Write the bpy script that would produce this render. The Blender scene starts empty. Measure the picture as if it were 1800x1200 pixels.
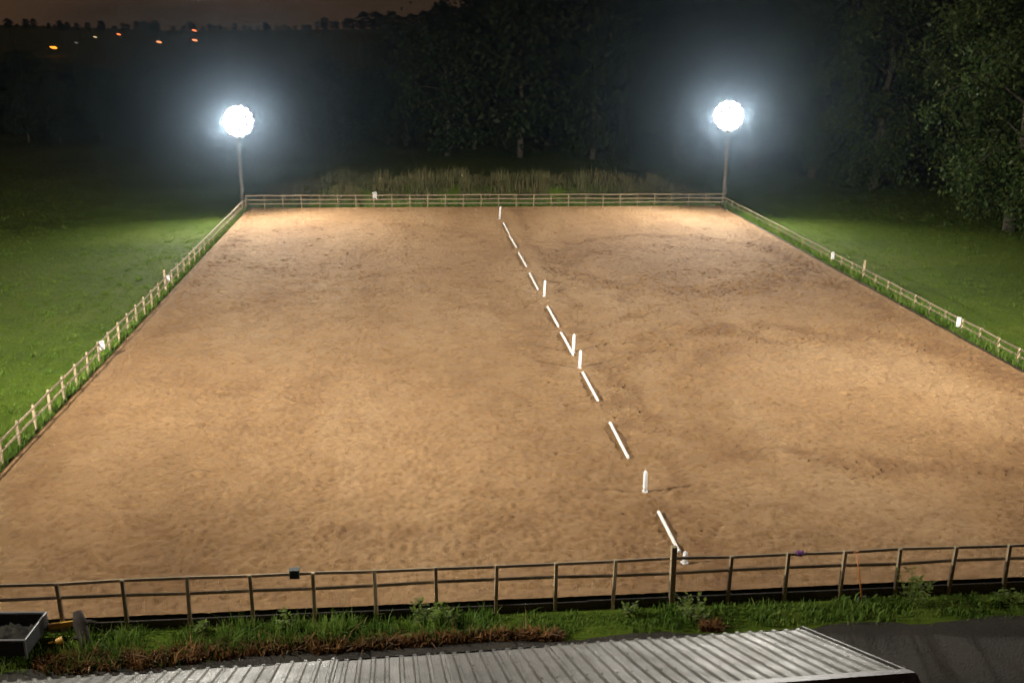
import bpy, math, random
import numpy as np
from mathutils import Matrix, Vector

random.seed(7)
RNG = np.random.default_rng(11)
S = bpy.context.scene
COL = S.collection

# ------------------------------------------------------------------ camera
cam_data = bpy.data.cameras.new('camera')
cam_data.sensor_width = 36.0
cam_data.lens = 34.66
cam_data.clip_start = 0.1
cam_data.clip_end = 5000
cam = bpy.data.objects.new('camera', cam_data)
COL.objects.link(cam)
R = ((0.99515744, 0.01812930, -0.09660745),
     (-0.09765683, 0.29406775, -0.95078247),
     (0.01117211, 0.95561263, 0.29441416))
M4 = Matrix([list(r) + [0] for r in R] + [[0, 0, 0, 1]])
M4.translation = Vector((0, 0, 14.0))
cam.matrix_world = M4
S.camera = cam

# ------------------------------------------------------------------ night sky
world = bpy.data.worlds.new('World')
S.world = world
world.use_nodes = True
wt = world.node_tree
bg = wt.nodes['Background']
tc = wt.nodes.new('ShaderNodeTexCoord')
mp = wt.nodes.new('ShaderNodeMapping')
mp.inputs['Scale'].default_value = (1.0, 1.0, 5.0)
nz = wt.nodes.new('ShaderNodeTexNoise')
nz.inputs['Scale'].default_value = 2.2
nz.inputs['Detail'].default_value = 3
cr = wt.nodes.new('ShaderNodeValToRGB')
cr.color_ramp.elements[0].position = 0.35
cr.color_ramp.elements[0].color = (0.024, 0.015, 0.009, 1)
cr.color_ramp.elements[1].position = 0.68
cr.color_ramp.elements[1].color = (0.080, 0.040, 0.020, 1)
wt.links.new(tc.outputs['Generated'], mp.inputs['Vector'])
wt.links.new(mp.outputs['Vector'], nz.inputs['Vector'])
wt.links.new(nz.outputs['Fac'], cr.inputs['Fac'])
wt.links.new(cr.outputs['Color'], bg.inputs['Color'])
bg.inputs['Strength'].default_value = 1.0

# lamps' strength (the floodlights themselves are built further down)
LAMP_FAR = 29000.0        # watts of each of a mast's three beams
LAMP_NEAR = 50000.0
LAMP_COL = (1.0, 0.96, 0.87)
HAZE_DENSITY = 0.0001
HAZE_FORWARD = 0.94

S.view_settings.view_transform = 'Standard'
S.view_settings.look = 'None'
S.view_settings.gamma = 1.0
S.view_settings.exposure = 0.0
S.view_settings.use_curve_mapping = False
S.render.engine = 'CYCLES'
S.cycles.max_bounces = 3
S.cycles.diffuse_bounces = 2
S.cycles.glossy_bounces = 2
S.cycles.volume_bounces = 0
S.cycles.transparent_max_bounces = 8
S.cycles.sample_clamp_indirect = 4
S.cycles.use_denoising = True
S.cycles.denoising_input_passes = 'RGB'


# ------------------------------------------------------------------ materials
class NT:
    def __init__(self, name):
        self.m = bpy.data.materials.new(name)
        self.m.use_nodes = True
        self.t = self.m.node_tree
        self.b = self.t.nodes['Principled BSDF']

    def n(self, kind, **kw):
        nd = self.t.nodes.new(kind)
        for k, v in kw.items():
            if k in nd.inputs:
                nd.inputs[k].default_value = v
            else:
                setattr(nd, k, v)
        return nd

    def l(self, a, b):
        self.t.links.new(a, b)

    def noise(self, scale, detail=4, rough=0.6, vec=None, dist=0.0):
        nd = self.n('ShaderNodeTexNoise', Scale=scale, Detail=detail, Roughness=rough, Distortion=dist)
        if vec is not None:
            self.l(vec, nd.inputs['Vector'])
        return nd

    def ramp(self, fac, stops):
        nd = self.t.nodes.new('ShaderNodeValToRGB')
        e = nd.color_ramp.elements
        e[0].position, e[0].color = stops[0][0], (*stops[0][1], 1)
        e[1].position, e[1].color = stops[-1][0], (*stops[-1][1], 1)
        for p, c in stops[1:-1]:
            x = e.new(p)
            x.color = (*c, 1)
        self.l(fac, nd.inputs['Fac'])
        return nd

    def mix(self, fac, a, b, mode='MIX'):
        nd = self.t.nodes.new('ShaderNodeMix')
        nd.data_type = 'RGBA'
        nd.blend_type = mode
        for sock, v in ((nd.inputs['Factor'], fac), (nd.inputs['A'], a), (nd.inputs['B'], b)):
            pass
        fs = nd.inputs[0]
        As, Bs = nd.inputs[6], nd.inputs[7]
        for s, v in ((fs, fac), (As, a), (Bs, b)):
            if hasattr(v, 'links') or hasattr(v, 'is_linked'):
                self.l(v, s)
            else:
                s.default_value = v if s is fs else (*v, 1)
        return nd.outputs[2]

    def bump(self, h, strength=0.5, dist=0.02):
        nd = self.n('ShaderNodeBump', Strength=strength, Distance=dist)
        self.l(h, nd.inputs['Height'])
        self.l(nd.outputs['Normal'], self.b.inputs['Normal'])
        return nd

    def coords(self, scale=(1, 1, 1), which='Object'):
        c = self.n('ShaderNodeTexCoord')
        m = self.n('ShaderNodeMapping', Scale=scale)
        self.l(c.outputs[which], m.inputs['Vector'])
        return m.outputs['Vector']


def simple(name, col, rough=0.7, metal=0.0, var=0.25, scale=6.0, stretch=(1, 1, 1), bump=0.0):
    k = NT(name)
    v = k.coords(stretch)
    n1 = k.noise(scale, 5, 0.65, v)
    dk = tuple(c * (1 - var) for c in col)
    lt = tuple(min(1, c * (1 + var)) for c in col)
    r = k.ramp(n1.outputs['Fac'], [(0.3, dk), (0.7, lt)])
    k.l(r.outputs['Color'], k.b.inputs['Base Color'])
    k.b.inputs['Roughness'].default_value = rough
    k.b.inputs['Metallic'].default_value = metal
    if bump:
        k.bump(n1.outputs['Fac'], bump, 0.01)
    return k.m


def wood_mat(name, a, b, rough=0.8):
    k = NT(name)
    v = k.coords((9, 9, 1.2))
    oi = k.n('ShaderNodeObjectInfo')
    n1 = k.noise(4, 6, 0.7, v)
    r = k.ramp(n1.outputs['Fac'], [(0.28, a), (0.7, b)])
    hs = k.n('ShaderNodeHueSaturation')
    ma = k.n('ShaderNodeMapRange')
    ma.inputs['To Min'].default_value = 0.7
    ma.inputs['To Max'].default_value = 1.2
    k.l(oi.outputs['Random'], ma.inputs['Value'])
    k.l(ma.outputs['Result'], hs.inputs['Value'])
    k.l(r.outputs['Color'], hs.inputs['Color'])
    k.l(hs.outputs['Color'], k.b.inputs['Base Color'])
    k.b.inputs['Roughness'].default_value = rough
    k.bump(n1.outputs['Fac'], 0.5, 0.008)
    return k.m


def leaf_mat(name, stops, rough=0.6, patch=0.25):
    k = NT(name)
    g = k.n('ShaderNodeNewGeometry')
    v = k.coords((1, 1, 1))
    n1 = k.noise(patch, 3, 0.6, v)
    add = k.n('ShaderNodeMath', operation='MULTIPLY_ADD')
    k.l(g.outputs['Random Per Island'], add.inputs[0])
    add.inputs[1].default_value = 0.55
    k.l(n1.outputs['Fac'], add.inputs[2])
    sub = k.n('ShaderNodeMath', operation='SUBTRACT')
    k.l(add.outputs[0], sub.inputs[0])
    sub.inputs[1].default_value = 0.25
    r = k.ramp(sub.outputs[0], stops)
    k.l(r.outputs['Color'], k.b.inputs['Base Color'])
    k.b.inputs['Roughness'].default_value = rough
    k.b.inputs['Specular IOR Level'].default_value = 0.25
    # thin leaves let light through
    tr = k.n('ShaderNodeBsdfTranslucent')
    k.l(r.outputs['Color'], tr.inputs['Color'])
    ms = k.n('ShaderNodeMixShader')
    ms.inputs[0].default_value = 0.3
    out = k.t.nodes['Material Output']
    k.l(k.b.outputs[0], ms.inputs[1])
    k.l(tr.outputs[0], ms.inputs[2])
    k.l(ms.outputs[0], out.inputs['Surface'])
    return k.m


def emit_mat(name, col, strength):
    k = NT(name)
    k.b.inputs['Base Color'].default_value = (*col, 1)
    k.b.inputs['Emission Color'].default_value = (*col, 1)
    k.b.inputs['Emission Strength'].default_value = strength
    k.m.cycles.emission_sampling = 'NONE'       # the light itself comes from the lamp beside the glass
    return k.m


MAT = {}
# arena sand: reddish-brown sand with damp, churned and pale dry patches
k = NT('arena_sand')
v = k.coords((1, 1, 1))
vs = k.coords((1.0, 0.35, 1))
big = k.noise(0.16, 4, 0.62, vs, 0.6)
mid = k.noise(0.9, 5, 0.7, v, 0.4)
fine = k.noise(5.5, 5, 0.75, v)
grit = k.noise(42.0, 2, 0.6, v)
c1 = k.ramp(big.outputs['Fac'], [(0.28, (0.232, 0.132, 0.058)), (0.5, (0.296, 0.176, 0.081)), (0.72, (0.352, 0.226, 0.116))])
c2 = k.ramp(mid.outputs['Fac'], [(0.25, (0.55, 0.52, 0.48)), (0.55, (0.98, 0.98, 0.98)), (0.8, (1.12, 1.12, 1.12))])
c3 = k.ramp(fine.outputs['Fac'], [(0.28, (0.50, 0.44, 0.38)), (0.55, (1, 1, 1)), (0.8, (1.28, 1.26, 1.22))])  # fine speckle also darkens the bump hollows, shade put into the colour
m1 = k.mix(0.6, c1.outputs['Color'], c2.outputs['Color'], 'MULTIPLY')
m2 = k.mix(1.0, m1, c3.outputs['Color'], 'MULTIPLY')
# ridden tracks: damp, darker sand, and darkened hoof dents, kept in a mesh attribute made with the relief
at = k.n('ShaderNodeAttribute', attribute_name='track')
m3 = k.mix(at.outputs['Fac'], m2, (0.15, 0.078, 0.036))
k.l(m3, k.b.inputs['Base Color'])
k.b.inputs['Roughness'].default_value = 0.95
k.b.inputs['Specular IOR Level'].default_value = 0.15
hm = k.n('ShaderNodeMath', operation='MULTIPLY_ADD')
k.l(grit.outputs['Fac'], hm.inputs[0])
hm.inputs[1].default_value = 0.35
k.l(fine.outputs['Fac'], hm.inputs[2])
k.bump(hm.outputs[0], 1.0, 0.06)
MAT['sand'] = k.m

# ground under the grass
k = NT('field_soil_and_turf')
v = k.coords()
a = k.noise(0.12, 5, 0.65, v)
b = k.noise(3.5, 5, 0.7, v)
c1 = k.ramp(a.outputs['Fac'], [(0.3, (0.044, 0.074, 0.008)), (0.5, (0.070, 0.110, 0.010)), (0.7, (0.100, 0.134, 0.015))])
c2 = k.ramp(b.outputs['Fac'], [(0.3, (0.5, 0.5, 0.5)), (0.7, (1.2, 1.15, 1.0))])
k.l(k.mix(0.4, c1.outputs['Color'], c2.outputs['Color'], 'MULTIPLY'), k.b.inputs['Base Color'])
k.b.inputs['Roughness'].default_value = 0.95
k.b.inputs['Specular IOR Level'].default_value = 0.1
k.bump(b.outputs['Fac'], 0.3, 0.03)
MAT['turf'] = k.m

k = NT('yard_gravel')
v = k.coords()
a = k.noise(0.5, 4, 0.6, v)
vor = k.n('ShaderNodeTexVoronoi', Scale=22.0)
k.l(v, vor.inputs['Vector'])
c1 = k.ramp(a.outputs['Fac'], [(0.3, (0.014, 0.012, 0.008)), (0.7, (0.045, 0.038, 0.026))])  # gravel darkened to stand for the light missing from the yard
c2 = k.ramp(vor.outputs['Color'], [(0.2, (0.55, 0.55, 0.55)), (0.8, (1.35, 1.3, 1.25))])
k.l(k.mix(0.7, c1.outputs['Color'], c2.outputs['Color'], 'MULTIPLY'), k.b.inputs['Base Color'])
k.b.inputs['Roughness'].default_value = 0.9
k.bump(vor.outputs['Distance'], 0.8, 0.03)
MAT['gravel'] = k.m

MAT['post'] = wood_mat('weathered_timber_post', (0.20, 0.14, 0.075), (0.42, 0.33, 0.20))
MAT['rail'] = wood_mat('weathered_timber_rail', (0.19, 0.135, 0.08), (0.38, 0.30, 0.20))
MAT['kick'] = wood_mat('shade_dark_board', (0.028, 0.021, 0.014), (0.075, 0.055, 0.035))  # boards coloured dark, the shade on their outer face included
MAT['pole'] = simple('white_painted_pole', (0.62, 0.61, 0.57), 0.5, 0, 0.2, 7, (1, 1, 1), 0.1)
MAT['plastic_white'] = simple('white_plastic', (0.64, 0.64, 0.64), 0.45, 0, 0.12, 4)
MAT['mast'] = wood_mat('mast_timber', (0.10, 0.085, 0.06), (0.22, 0.19, 0.145))
MAT['steel'] = simple('galvanised_steel', (0.35, 0.36, 0.37), 0.45, 0.8, 0.2, 10)
MAT['housing'] = simple('grey_lamp_housing', (0.16, 0.165, 0.17), 0.5, 0.3, 0.15, 8)
MAT['lens'] = emit_mat('floodlight_glass', LAMP_COL, 120.0)
MAT['grass'] = leaf_mat('field_grass', [(0.15, (0.056, 0.104, 0.008)), (0.5, (0.094, 0.156, 0.012)), (0.85, (0.145, 0.195, 0.020))], 0.6, 0.3)
MAT['verge'] = leaf_mat('verge_grass', [(0.15, (0.040, 0.095, 0.010)), (0.5, (0.095, 0.18, 0.020)), (0.85, (0.21, 0.27, 0.05))], 0.6, 0.8)
MAT['dry'] = leaf_mat('dry_seeding_grass', [(0.15, (0.045, 0.060, 0.016)), (0.5, (0.095, 0.095, 0.032)), (0.85, (0.22, 0.175, 0.08))], 0.7, 0.35)
MAT['rust'] = leaf_mat('rusty_dock_stems', [(0.15, (0.060, 0.055, 0.014)), (0.45, (0.13, 0.060, 0.022)), (0.85, (0.30, 0.15, 0.05))], 0.7, 1.2)
MAT['weed'] = leaf_mat('weed_leaf', [(0.15, (0.05, 0.085, 0.010)), (0.5, (0.095, 0.145, 0.016)), (0.85, (0.18, 0.21, 0.035))], 0.75, 1.0)
MAT['leaf_a'] = leaf_mat('tree_leaf_mid', [(0.15, (0.022, 0.045, 0.010)), (0.5, (0.045, 0.078, 0.016)), (0.85, (0.095, 0.125, 0.028))], 0.6, 0.5)
MAT['leaf_b'] = leaf_mat('tree_leaf_dark', [(0.15, (0.016, 0.033, 0.012)), (0.5, (0.030, 0.052, 0.018)), (0.85, (0.055, 0.080, 0.025))], 0.55, 0.3)
MAT['bark'] = simple('tree_bark', (0.10, 0.085, 0.06), 0.95, 0, 0.4, 5, (3, 3, 0.6), 0.6)

k = NT('corrugated_roof_sheet')
oi = k.n('ShaderNodeObjectInfo')
tcn = k.n('ShaderNodeTexCoord')
addv = k.n('ShaderNodeVectorMath', operation='ADD')
k.l(tcn.outputs['Object'], addv.inputs[0])
cmb = k.n('ShaderNodeCombineXYZ')
mu = k.n('ShaderNodeMath', operation='MULTIPLY')
k.l(oi.outputs['Random'], mu.inputs[0])
mu.inputs[1].default_value = 37.0
k.l(mu.outputs[0], cmb.inputs[0])
k.l(cmb.outputs[0], addv.inputs[1])
mpn = k.n('ShaderNodeMapping', Scale=(5.0, 0.45, 1.0))
k.l(addv.outputs[0], mpn.inputs['Vector'])
a = k.noise(1.6, 6, 0.75, mpn.outputs['Vector'])           # run-off streaks down the slope
b = k.noise(1.1, 4, 0.65, addv.outputs[0])                 # grime patches
g_ = k.noise(26.0, 3, 0.7, addv.outputs[0])
c1 = k.ramp(a.outputs['Fac'], [(0.28, (0.075, 0.072, 0.058)), (0.5, (0.16, 0.16, 0.148)), (0.75, (0.25, 0.25, 0.24))])
c2 = k.ramp(b.outputs['Fac'], [(0.35, (0.55, 0.53, 0.44)), (0.6, (1, 1, 1))])
m_ = k.mix(0.8, c1.outputs['Color'], c2.outputs['Color'], 'MULTIPLY')
hs = k.n('ShaderNodeHueSaturation')
ma = k.n('ShaderNodeMapRange')
ma.inputs['To Min'].default_value = 0.65
ma.inputs['To Max'].default_value = 1.15
k.l(oi.outputs['Random'], ma.inputs['Value'])
k.l(ma.outputs['Result'], hs.inputs['Value'])
k.l(m_, hs.inputs['Color'])
k.l(hs.outputs['Color'], k.b.inputs['Base Color'])
k.b.inputs['Metallic'].default_value = 0.6
mr = k.n('ShaderNodeMapRange')
mr.inputs['To Min'].default_value = 0.72
mr.inputs['To Max'].default_value = 0.42
k.l(b.outputs['Fac'], mr.inputs['Value'])
k.l(mr.outputs['Result'], k.b.inputs['Roughness'])
k.bump(g_.outputs['Fac'], 0.25, 0.006)
MAT['roof'] = k.m
MAT['dark_metal'] = simple('dark_metal_trim', (0.035, 0.032, 0.036), 0.5, 0.4, 0.2, 6)
MAT['shed_wall'] = wood_mat('shed_cladding', (0.05, 0.042, 0.032), (0.12, 0.10, 0.075))
MAT['trailer'] = simple('dark_trailer_panel', (0.013, 0.013, 0.014), 0.7, 0.0, 0.4, 5)  # near black, partly for the light blocked at the trailer
MAT['tyre'] = simple('black_rubber', (0.015, 0.015, 0.016), 0.85, 0, 0.2, 9)
MAT['pale_metal'] = simple('pale_metal_rim', (0.55, 0.56, 0.58), 0.35, 0.7, 0.15, 9)
MAT['red'] = simple('red_plastic', (0.32, 0.025, 0.02), 0.45, 0, 0.15, 5)
MAT['load'] = simple('heaped_garden_waste', (0.018, 0.016, 0.009), 0.95, 0, 0.6, 9, (1, 1, 1), 0.8)  # waste coloured near black to stand for shade inside the trailer
MAT['log'] = simple('dark_wet_log', (0.030, 0.022, 0.015), 0.9, 0, 0.5, 7, (4, 4, 1), 0.8)
MAT['yellow'] = simple('yellow_paint', (0.55, 0.30, 0.04), 0.5, 0, 0.2, 6)
MAT['black_box'] = simple('dark_green_box', (0.018, 0.028, 0.022), 0.5, 0, 0.3, 6)
MAT['orange'] = simple('orange_handle', (0.50, 0.16, 0.03), 0.5, 0, 0.2, 6)
MAT['purple'] = simple('purple_cloth', (0.16, 0.05, 0.20), 0.8, 0, 0.3, 12)
MAT['house_wall'] = simple('dark_render_wall', (0.20, 0.18, 0.15), 0.9, 0, 0.2, 2)


# ------------------------------------------------------------------ mesh helpers
def link(o, parent=None):
    COL.objects.link(o)
    if parent is not None:
        o.parent = parent
    return o


def tag(o, label=None, cat=None, group=None, kind=None):
    if label:
        o['label'] = label
    if cat:
        o['category'] = cat
    if group:
        o['group'] = group
    if kind:
        o['kind'] = kind
    return o


def empty(name, loc=(0, 0, 0), rz=0.0):
    o = bpy.data.objects.new(name, None)
    o.location = loc
    o.rotation_euler = (0, 0, rz)
    o.empty_display_size = 0.2
    return link(o)


def np_mesh(name, verts, faces, mat, smooth=False):
    """verts (N,3), faces (M,k) arrays"""
    me = bpy.data.meshes.new(name)
    verts = np.asarray(verts, np.float32)
    faces = np.asarray(faces, np.int32)
    nf, kk = faces.shape
    me.vertices.add(len(verts))
    me.vertices.foreach_set('co', verts.ravel())
    me.loops.add(nf * kk)
    me.loops.foreach_set('vertex_index', faces.ravel())
    me.polygons.add(nf)
    me.polygons.foreach_set('loop_start', np.arange(0, nf * kk, kk, dtype=np.int32))
    if smooth:
        me.polygons.foreach_set('use_smooth', np.ones(nf, bool))
    me.update(calc_edges=True)
    me.validate()
    me.materials.append(mat)
    return me


class MB:
    """collects shapes for one mesh"""

    def __init__(self):
        self.v, self.f = [], []

    def add(self, vs, fs):
        o = len(self.v)
        self.v += [tuple(p) for p in vs]
        self.f += [tuple(i + o for i in f) for f in fs]
        return self

    def box(self, c, s, rot=None, taper=1.0, jitter=0.0):
        x, y, z = s[0] / 2, s[1] / 2, s[2] / 2
        vs = []
        for sz in (-1, 1):
            t = taper if sz > 0 else 1.0
            for sx, sy in ((-1, -1), (1, -1), (1, 1), (-1, 1)):
                p = Vector((sx * x * t, sy * y * t, sz * z))
                if jitter:
                    p += Vector([random.uniform(-jitter, jitter) for _ in range(3)])
                if rot is not None:
                    p = rot @ p
                vs.append(p + Vector(c))
        self.add(vs, [(0, 3, 2, 1), (4, 5, 6, 7), (0, 1, 5, 4), (1, 2, 6, 5), (2, 3, 7, 6), (3, 0, 4, 7)])
        return self

    def tube(self, pts, rad, n=8, cap=True):
        pts = [Vector(p) for p in pts]
        if not hasattr(rad, '__len__'):
            rad = [rad] * len(pts)
        o = len(self.v)
        for i, p in enumerate(pts):
            d = (pts[min(i + 1, len(pts) - 1)] - pts[max(i - 1, 0)]).normalized()
            a = d.cross(Vector((0, 0, 1)) if abs(d.z) < 0.9 else Vector((1, 0, 0))).normalized()
            b = d.cross(a)
            for j in range(n):
                t = 2 * math.pi * j / n
                self.v.append(tuple(p + (a * math.cos(t) + b * math.sin(t)) * rad[i]))
        for i in range(len(pts) - 1):
            for j in range(n):
                self.f.append((o + i * n + j, o + i * n + (j + 1) % n, o + (i + 1) * n + (j + 1) % n, o + (i + 1) * n + j))
        if cap:
            self.f.append(tuple(o + j for j in range(n))[::-1])
            self.f.append(tuple(o + (len(pts) - 1) * n + j for j in range(n)))
        return self

    def mesh(self, name, mat, bevel=0.0, smooth=False):
        me = bpy.data.meshes.new(name)
        me.from_pydata(self.v, [], self.f)
        me.materials.append(mat)
        if bevel:
            import bmesh
            bm = bmesh.new()
            bm.from_mesh(me)
            bmesh.ops.bevel(bm, geom=bm.edges[:], offset=bevel, segments=2, profile=0.6, affect='EDGES')
            bm.to_mesh(me)
            bm.free()
        if smooth:
            for p in me.polygons:
                p.use_smooth = True
        me.update()
        return me

    def build(self, name, mat, parent=None, bevel=0.0, smooth=False):
        return link(bpy.data.objects.new(name, self.mesh(name, mat, bevel, smooth)), parent)


def obj(name, me, parent=None, loc=None, rot=None, scale=None):
    o = bpy.data.objects.new(name, me)
    if loc is not None:
        o.location = loc
    if rot is not None:
        o.rotation_euler = rot
    if scale is not None:
        o.scale = scale
    return link(o, parent)


def copy_tree(o, parent=None):
    c = o.copy()
    link(c, parent)
    for ch in o.children:
        copy_tree(ch, c)
    return c


def fft_noise(nx, ny, step, lo, hi, rng):
    """band-limited noise, wavelengths lo..hi metres, unit rms"""
    w = rng.standard_normal((nx, ny))
    fx = np.fft.fftfreq(nx, step)[:, None]
    fy = np.fft.fftfreq(ny, step)[None, :]
    fr = np.sqrt(fx * fx + fy * fy) + 1e-9
    band = np.exp(-(fr * lo) ** 2) * (1 - np.exp(-(fr * hi) ** 2)) / fr ** 0.5
    z = np.real(np.fft.ifft2(np.fft.fft2(w) * band))
    return z / z.std()


# ------------------------------------------------------------------ terrain
AX0, AX1, AY0, AY1 = -13.85, 26.92, 22.5, 84.75        # the sand


def smooth01(t):
    t = np.clip(t, 0, 1)
    return t * t * (3 - 2 * t)


def ground_z(x, y):
    x = np.asarray(x, float)
    y = np.asarray(y, float)
    z = -0.22 + 0.0 * x
    # right-hand side and the yard lie a little lower
    z = z - 0.12 * smooth01((x - 4) / 20)
    # low spoil bank behind the far fence
    bank = smooth01((y - 85.6) / 2.6) * (1 - smooth01((y - 91) / 5)) * smooth01((x + 13) / 7) * (1 - smooth01((x - 20) / 7))
    z = z + bank * (1.6 + 0.10 * np.sin(x * 0.55) + 0.06 * np.sin(x * 1.7 + 1))
    # undulating fields
    z = z + 0.10 * np.sin(x * 0.21 + 0.5) * np.sin(y * 0.17) * smooth01((np.abs(x - 6.5) - 22) / 12)
    # valley side far off
    z = z + 16.6 * smooth01((y - 150) / 300) + 1.2 * smooth01((y - 200) / 250) * np.sin(x * 0.021 + 0.7)
    # hillside under the wood on the right
    z = z + 8 * smooth01((x - 45) / 120) * smooth01((y - 60) / 90)
    z = z + 5.0 * smooth01((y - 110) / 60) * smooth01((x + 5) / 60)
    # ground falls away behind the camera's building
    return z


xs = np.unique(np.concatenate([np.arange(-620, -60, 20), np.arange(-60, 90, 1.0), np.arange(90, 640, 20)]))
ys = np.unique(np.concatenate([np.arange(-120, 10, 10), np.arange(10, 110, 1.0), np.arange(110, 260, 5), np.arange(260, 700, 20)]))
X, Y = np.meshgrid(xs, ys, indexing='ij')
Z = ground_z(X, Y)
V = np.stack([X, Y, Z], -1).reshape(-1, 3)
ii, jj = np.meshgrid(np.arange(len(xs) - 1), np.arange(len(ys) - 1), indexing='ij')
q = (ii * len(ys) + jj).ravel()
F = np.stack([q, q + len(ys), q + len(ys) + 1, q + 1], 1)
ground = obj('ground', np_mesh('ground', V, F, MAT['turf'], True))
tag(ground, 'dark grassy fields and valley side around the riding arena', kind='structure')

# the sand, with hoof-churned relief and ridden tracks
step = 0.08
gx = np.arange(AX0, AX1 + 0.01, step)
gy = np.arange(AY0, AY1 + 0.01, step)
nx, ny = len(gx), len(gy)
X, Y = np.meshgrid(gx, gy, indexing='ij')
churn = fft_noise(nx, ny, step, 0.16, 0.9, RNG)
soft = fft_noise(nx, ny, step, 0.8, 4.0, RNG)
wave = fft_noise(nx, ny, step, 5.0, 25.0, RNG)
warp = fft_noise(nx, ny, step, 2.0, 9.0, RNG)
patch = fft_noise(nx, ny, step, 1.2, 6.0, RNG)


def line_track(dist, width):
    return np.exp(-(dist / width) ** 2)


tr = np.zeros_like(X)
CX = 7.15
tr += 0.75 * line_track(np.abs(X - (CX + 1.35) - 0.22 * warp), 0.45)
tr += 0.40 * line_track(np.abs(X - (CX - 1.5) - 0.25 * warp), 0.5) * (Y < 48)
for cx, cy, r, a, w in ((17.0, 63.0, 8.0, 0.85, 0.9), (16.0, 60.5, 6.6, 0.6, 0.8), (17.2, 38.0, 8.8, 0.85, 0.9), (18.0, 37.0, 7.2, 0.5, 0.8), (18.4, 52.0, 7.0, 0.55, 0.8), (-3.6, 47.0, 8.6, 0.35, 0.7), (-3.5, 68.0, 8.8, 0.4, 0.7), (-4.0, 32.0, 8.2, 0.25, 0.7)):
    tr += a * line_track(np.hypot(X - cx, Y - cy) - r - 0.35 * warp, w)
# across the centre line in a lazy S, and along the rail
tr += 0.5 * line_track((Y - 50) - 6.0 * np.tanh((X - 12) / 6) - 0.5 * warp, 0.6) * (X > CX)
tr += 0.45 * line_track(AX1 - X - 1.3 - 0.25 * warp, 0.5) + 0.4 * line_track(X - AX0 - 1.3 - 0.25 * warp, 0.5)
tr += 0.5 * line_track(AY1 - Y - 1.4 - 0.3 * warp, 0.6)
tr += 0.5 * line_track(Y - 26.5 - 0.09 * (X - 3) - 0.5 * warp, 0.7) * (X > -3) * (X < 12)
mess = np.clip(0.62 + 0.30 * patch + 0.22 * soft, 0.1, 1.4)
track = np.clip(tr * mess, 0, 1)
track = np.clip(track + 0.16 * np.clip(patch - 0.8, 0, 2) + 0.10 * np.clip(churn - 1.1, 0, 2), 0, 1)
relief = 0.017 * churn * (0.75 + 0.7 * np.clip(tr, 0, 1)) + 0.010 * soft + 0.012 * wave - 0.022 * np.clip(tr, 0, 1) * np.clip(mess, 0, 1)
# hoof prints: dents with a pushed-up rim, thickest on the tracks
nd_ = 90000
px_ = RNG.integers(0, nx, nd_)
py_ = RNG.integers(0, ny, nd_)
keep = RNG.uniform(0, 1, nd_) < 0.35 + 0.65 * np.clip(tr[px_, py_], 0, 1)
imp = np.zeros_like(X)
np.add.at(imp, (px_[keep], py_[keep]), RNG.uniform(0.4, 1.0, keep.sum()))
fxx = np.fft.fftfreq(nx, step)[:, None]
fyy = np.fft.fftfreq(ny, step)[None, :]
f2 = fxx ** 2 + fyy ** 2


def gauss(sg):
    return np.exp(-2 * (math.pi * sg) ** 2 * f2) * 2 * math.pi * (sg / step) ** 2


dent = np.real(np.fft.ifft2(np.fft.fft2(imp) * (gauss(0.075) - 0.30 * gauss(0.13))))
relief = relief - 0.042 * np.clip(dent, -0.6, 1.4)
# harrow lines along the length of the arena, broken up by riding
harrow = np.sin(2 * math.pi * (X + 0.25 * warp) / 0.42) * np.clip(0.5 + 0.6 * patch, 0, 1.2)
relief = relief + 0.008 * harrow
track = np.clip(track + 0.22 * np.clip(dent, 0, 1.2), 0, 1)  # hoof dents coloured darker with depth
edge = np.minimum.reduce([X - AX0, AX1 - X, Y - AY0, AY1 - Y])
relief = relief * np.clip(edge / 0.6, 0.3, 1)
V = np.stack([X, Y, relief], -1).reshape(-1, 3)
ii, jj = np.meshgrid(np.arange(nx - 1), np.arange(ny - 1), indexing='ij')
q = (ii * ny + jj).ravel()
F = np.stack([q, q + ny, q + ny + 1, q + 1], 1)
me = np_mesh('arena_sand', V, F, MAT['sand'], True)
att = me.attributes.new('track', 'FLOAT', 'POINT')
att.data.foreach_set('value', (0.62 * track).astype(np.float32).ravel())
sand = obj('arena_sand', me)
tag(sand, 'floodlit reddish-brown sand of the riding arena with ridden tracks', kind='structure')

# gravel yard between the weeds and the shed, spreading to the lower right
gx = np.arange(-22, 40, 0.5)
gy = np.arange(-4, 21.6, 0.5)
X, Y = np.meshgrid(gx, gy, indexing='ij')
edgey = 21.0 + 0.055 * (X + 3) * (X < -3) + 0.12 * np.sin(X * 1.3) + 0.1 * np.sin(X * 0.47 + 1)
Y = gy[0] + (Y - gy[0]) / (gy[-1] - gy[0]) * (edgey - gy[0])
Z = ground_z(X, Y) + 0.035 + 0.012 * np.sin(X * 2.1) * np.sin(Y * 1.7)
Z[:, -1] -= 0.03
V = np.stack([X, Y, Z], -1).reshape(-1, 3)
ii, jj = np.meshgrid(np.arange(len(gx) - 1), np.arange(len(gy) - 1), indexing='ij')
q = (ii * len(gy) + jj).ravel()
F = np.stack([q, q + len(gy), q + len(gy) + 1, q + 1], 1)
yard = obj('yard', np_mesh('yard', V, F, MAT['gravel'], True))
tag(yard, 'gravel yard in front of the shed, coloured dark as if unlit', kind='structure')


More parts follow.
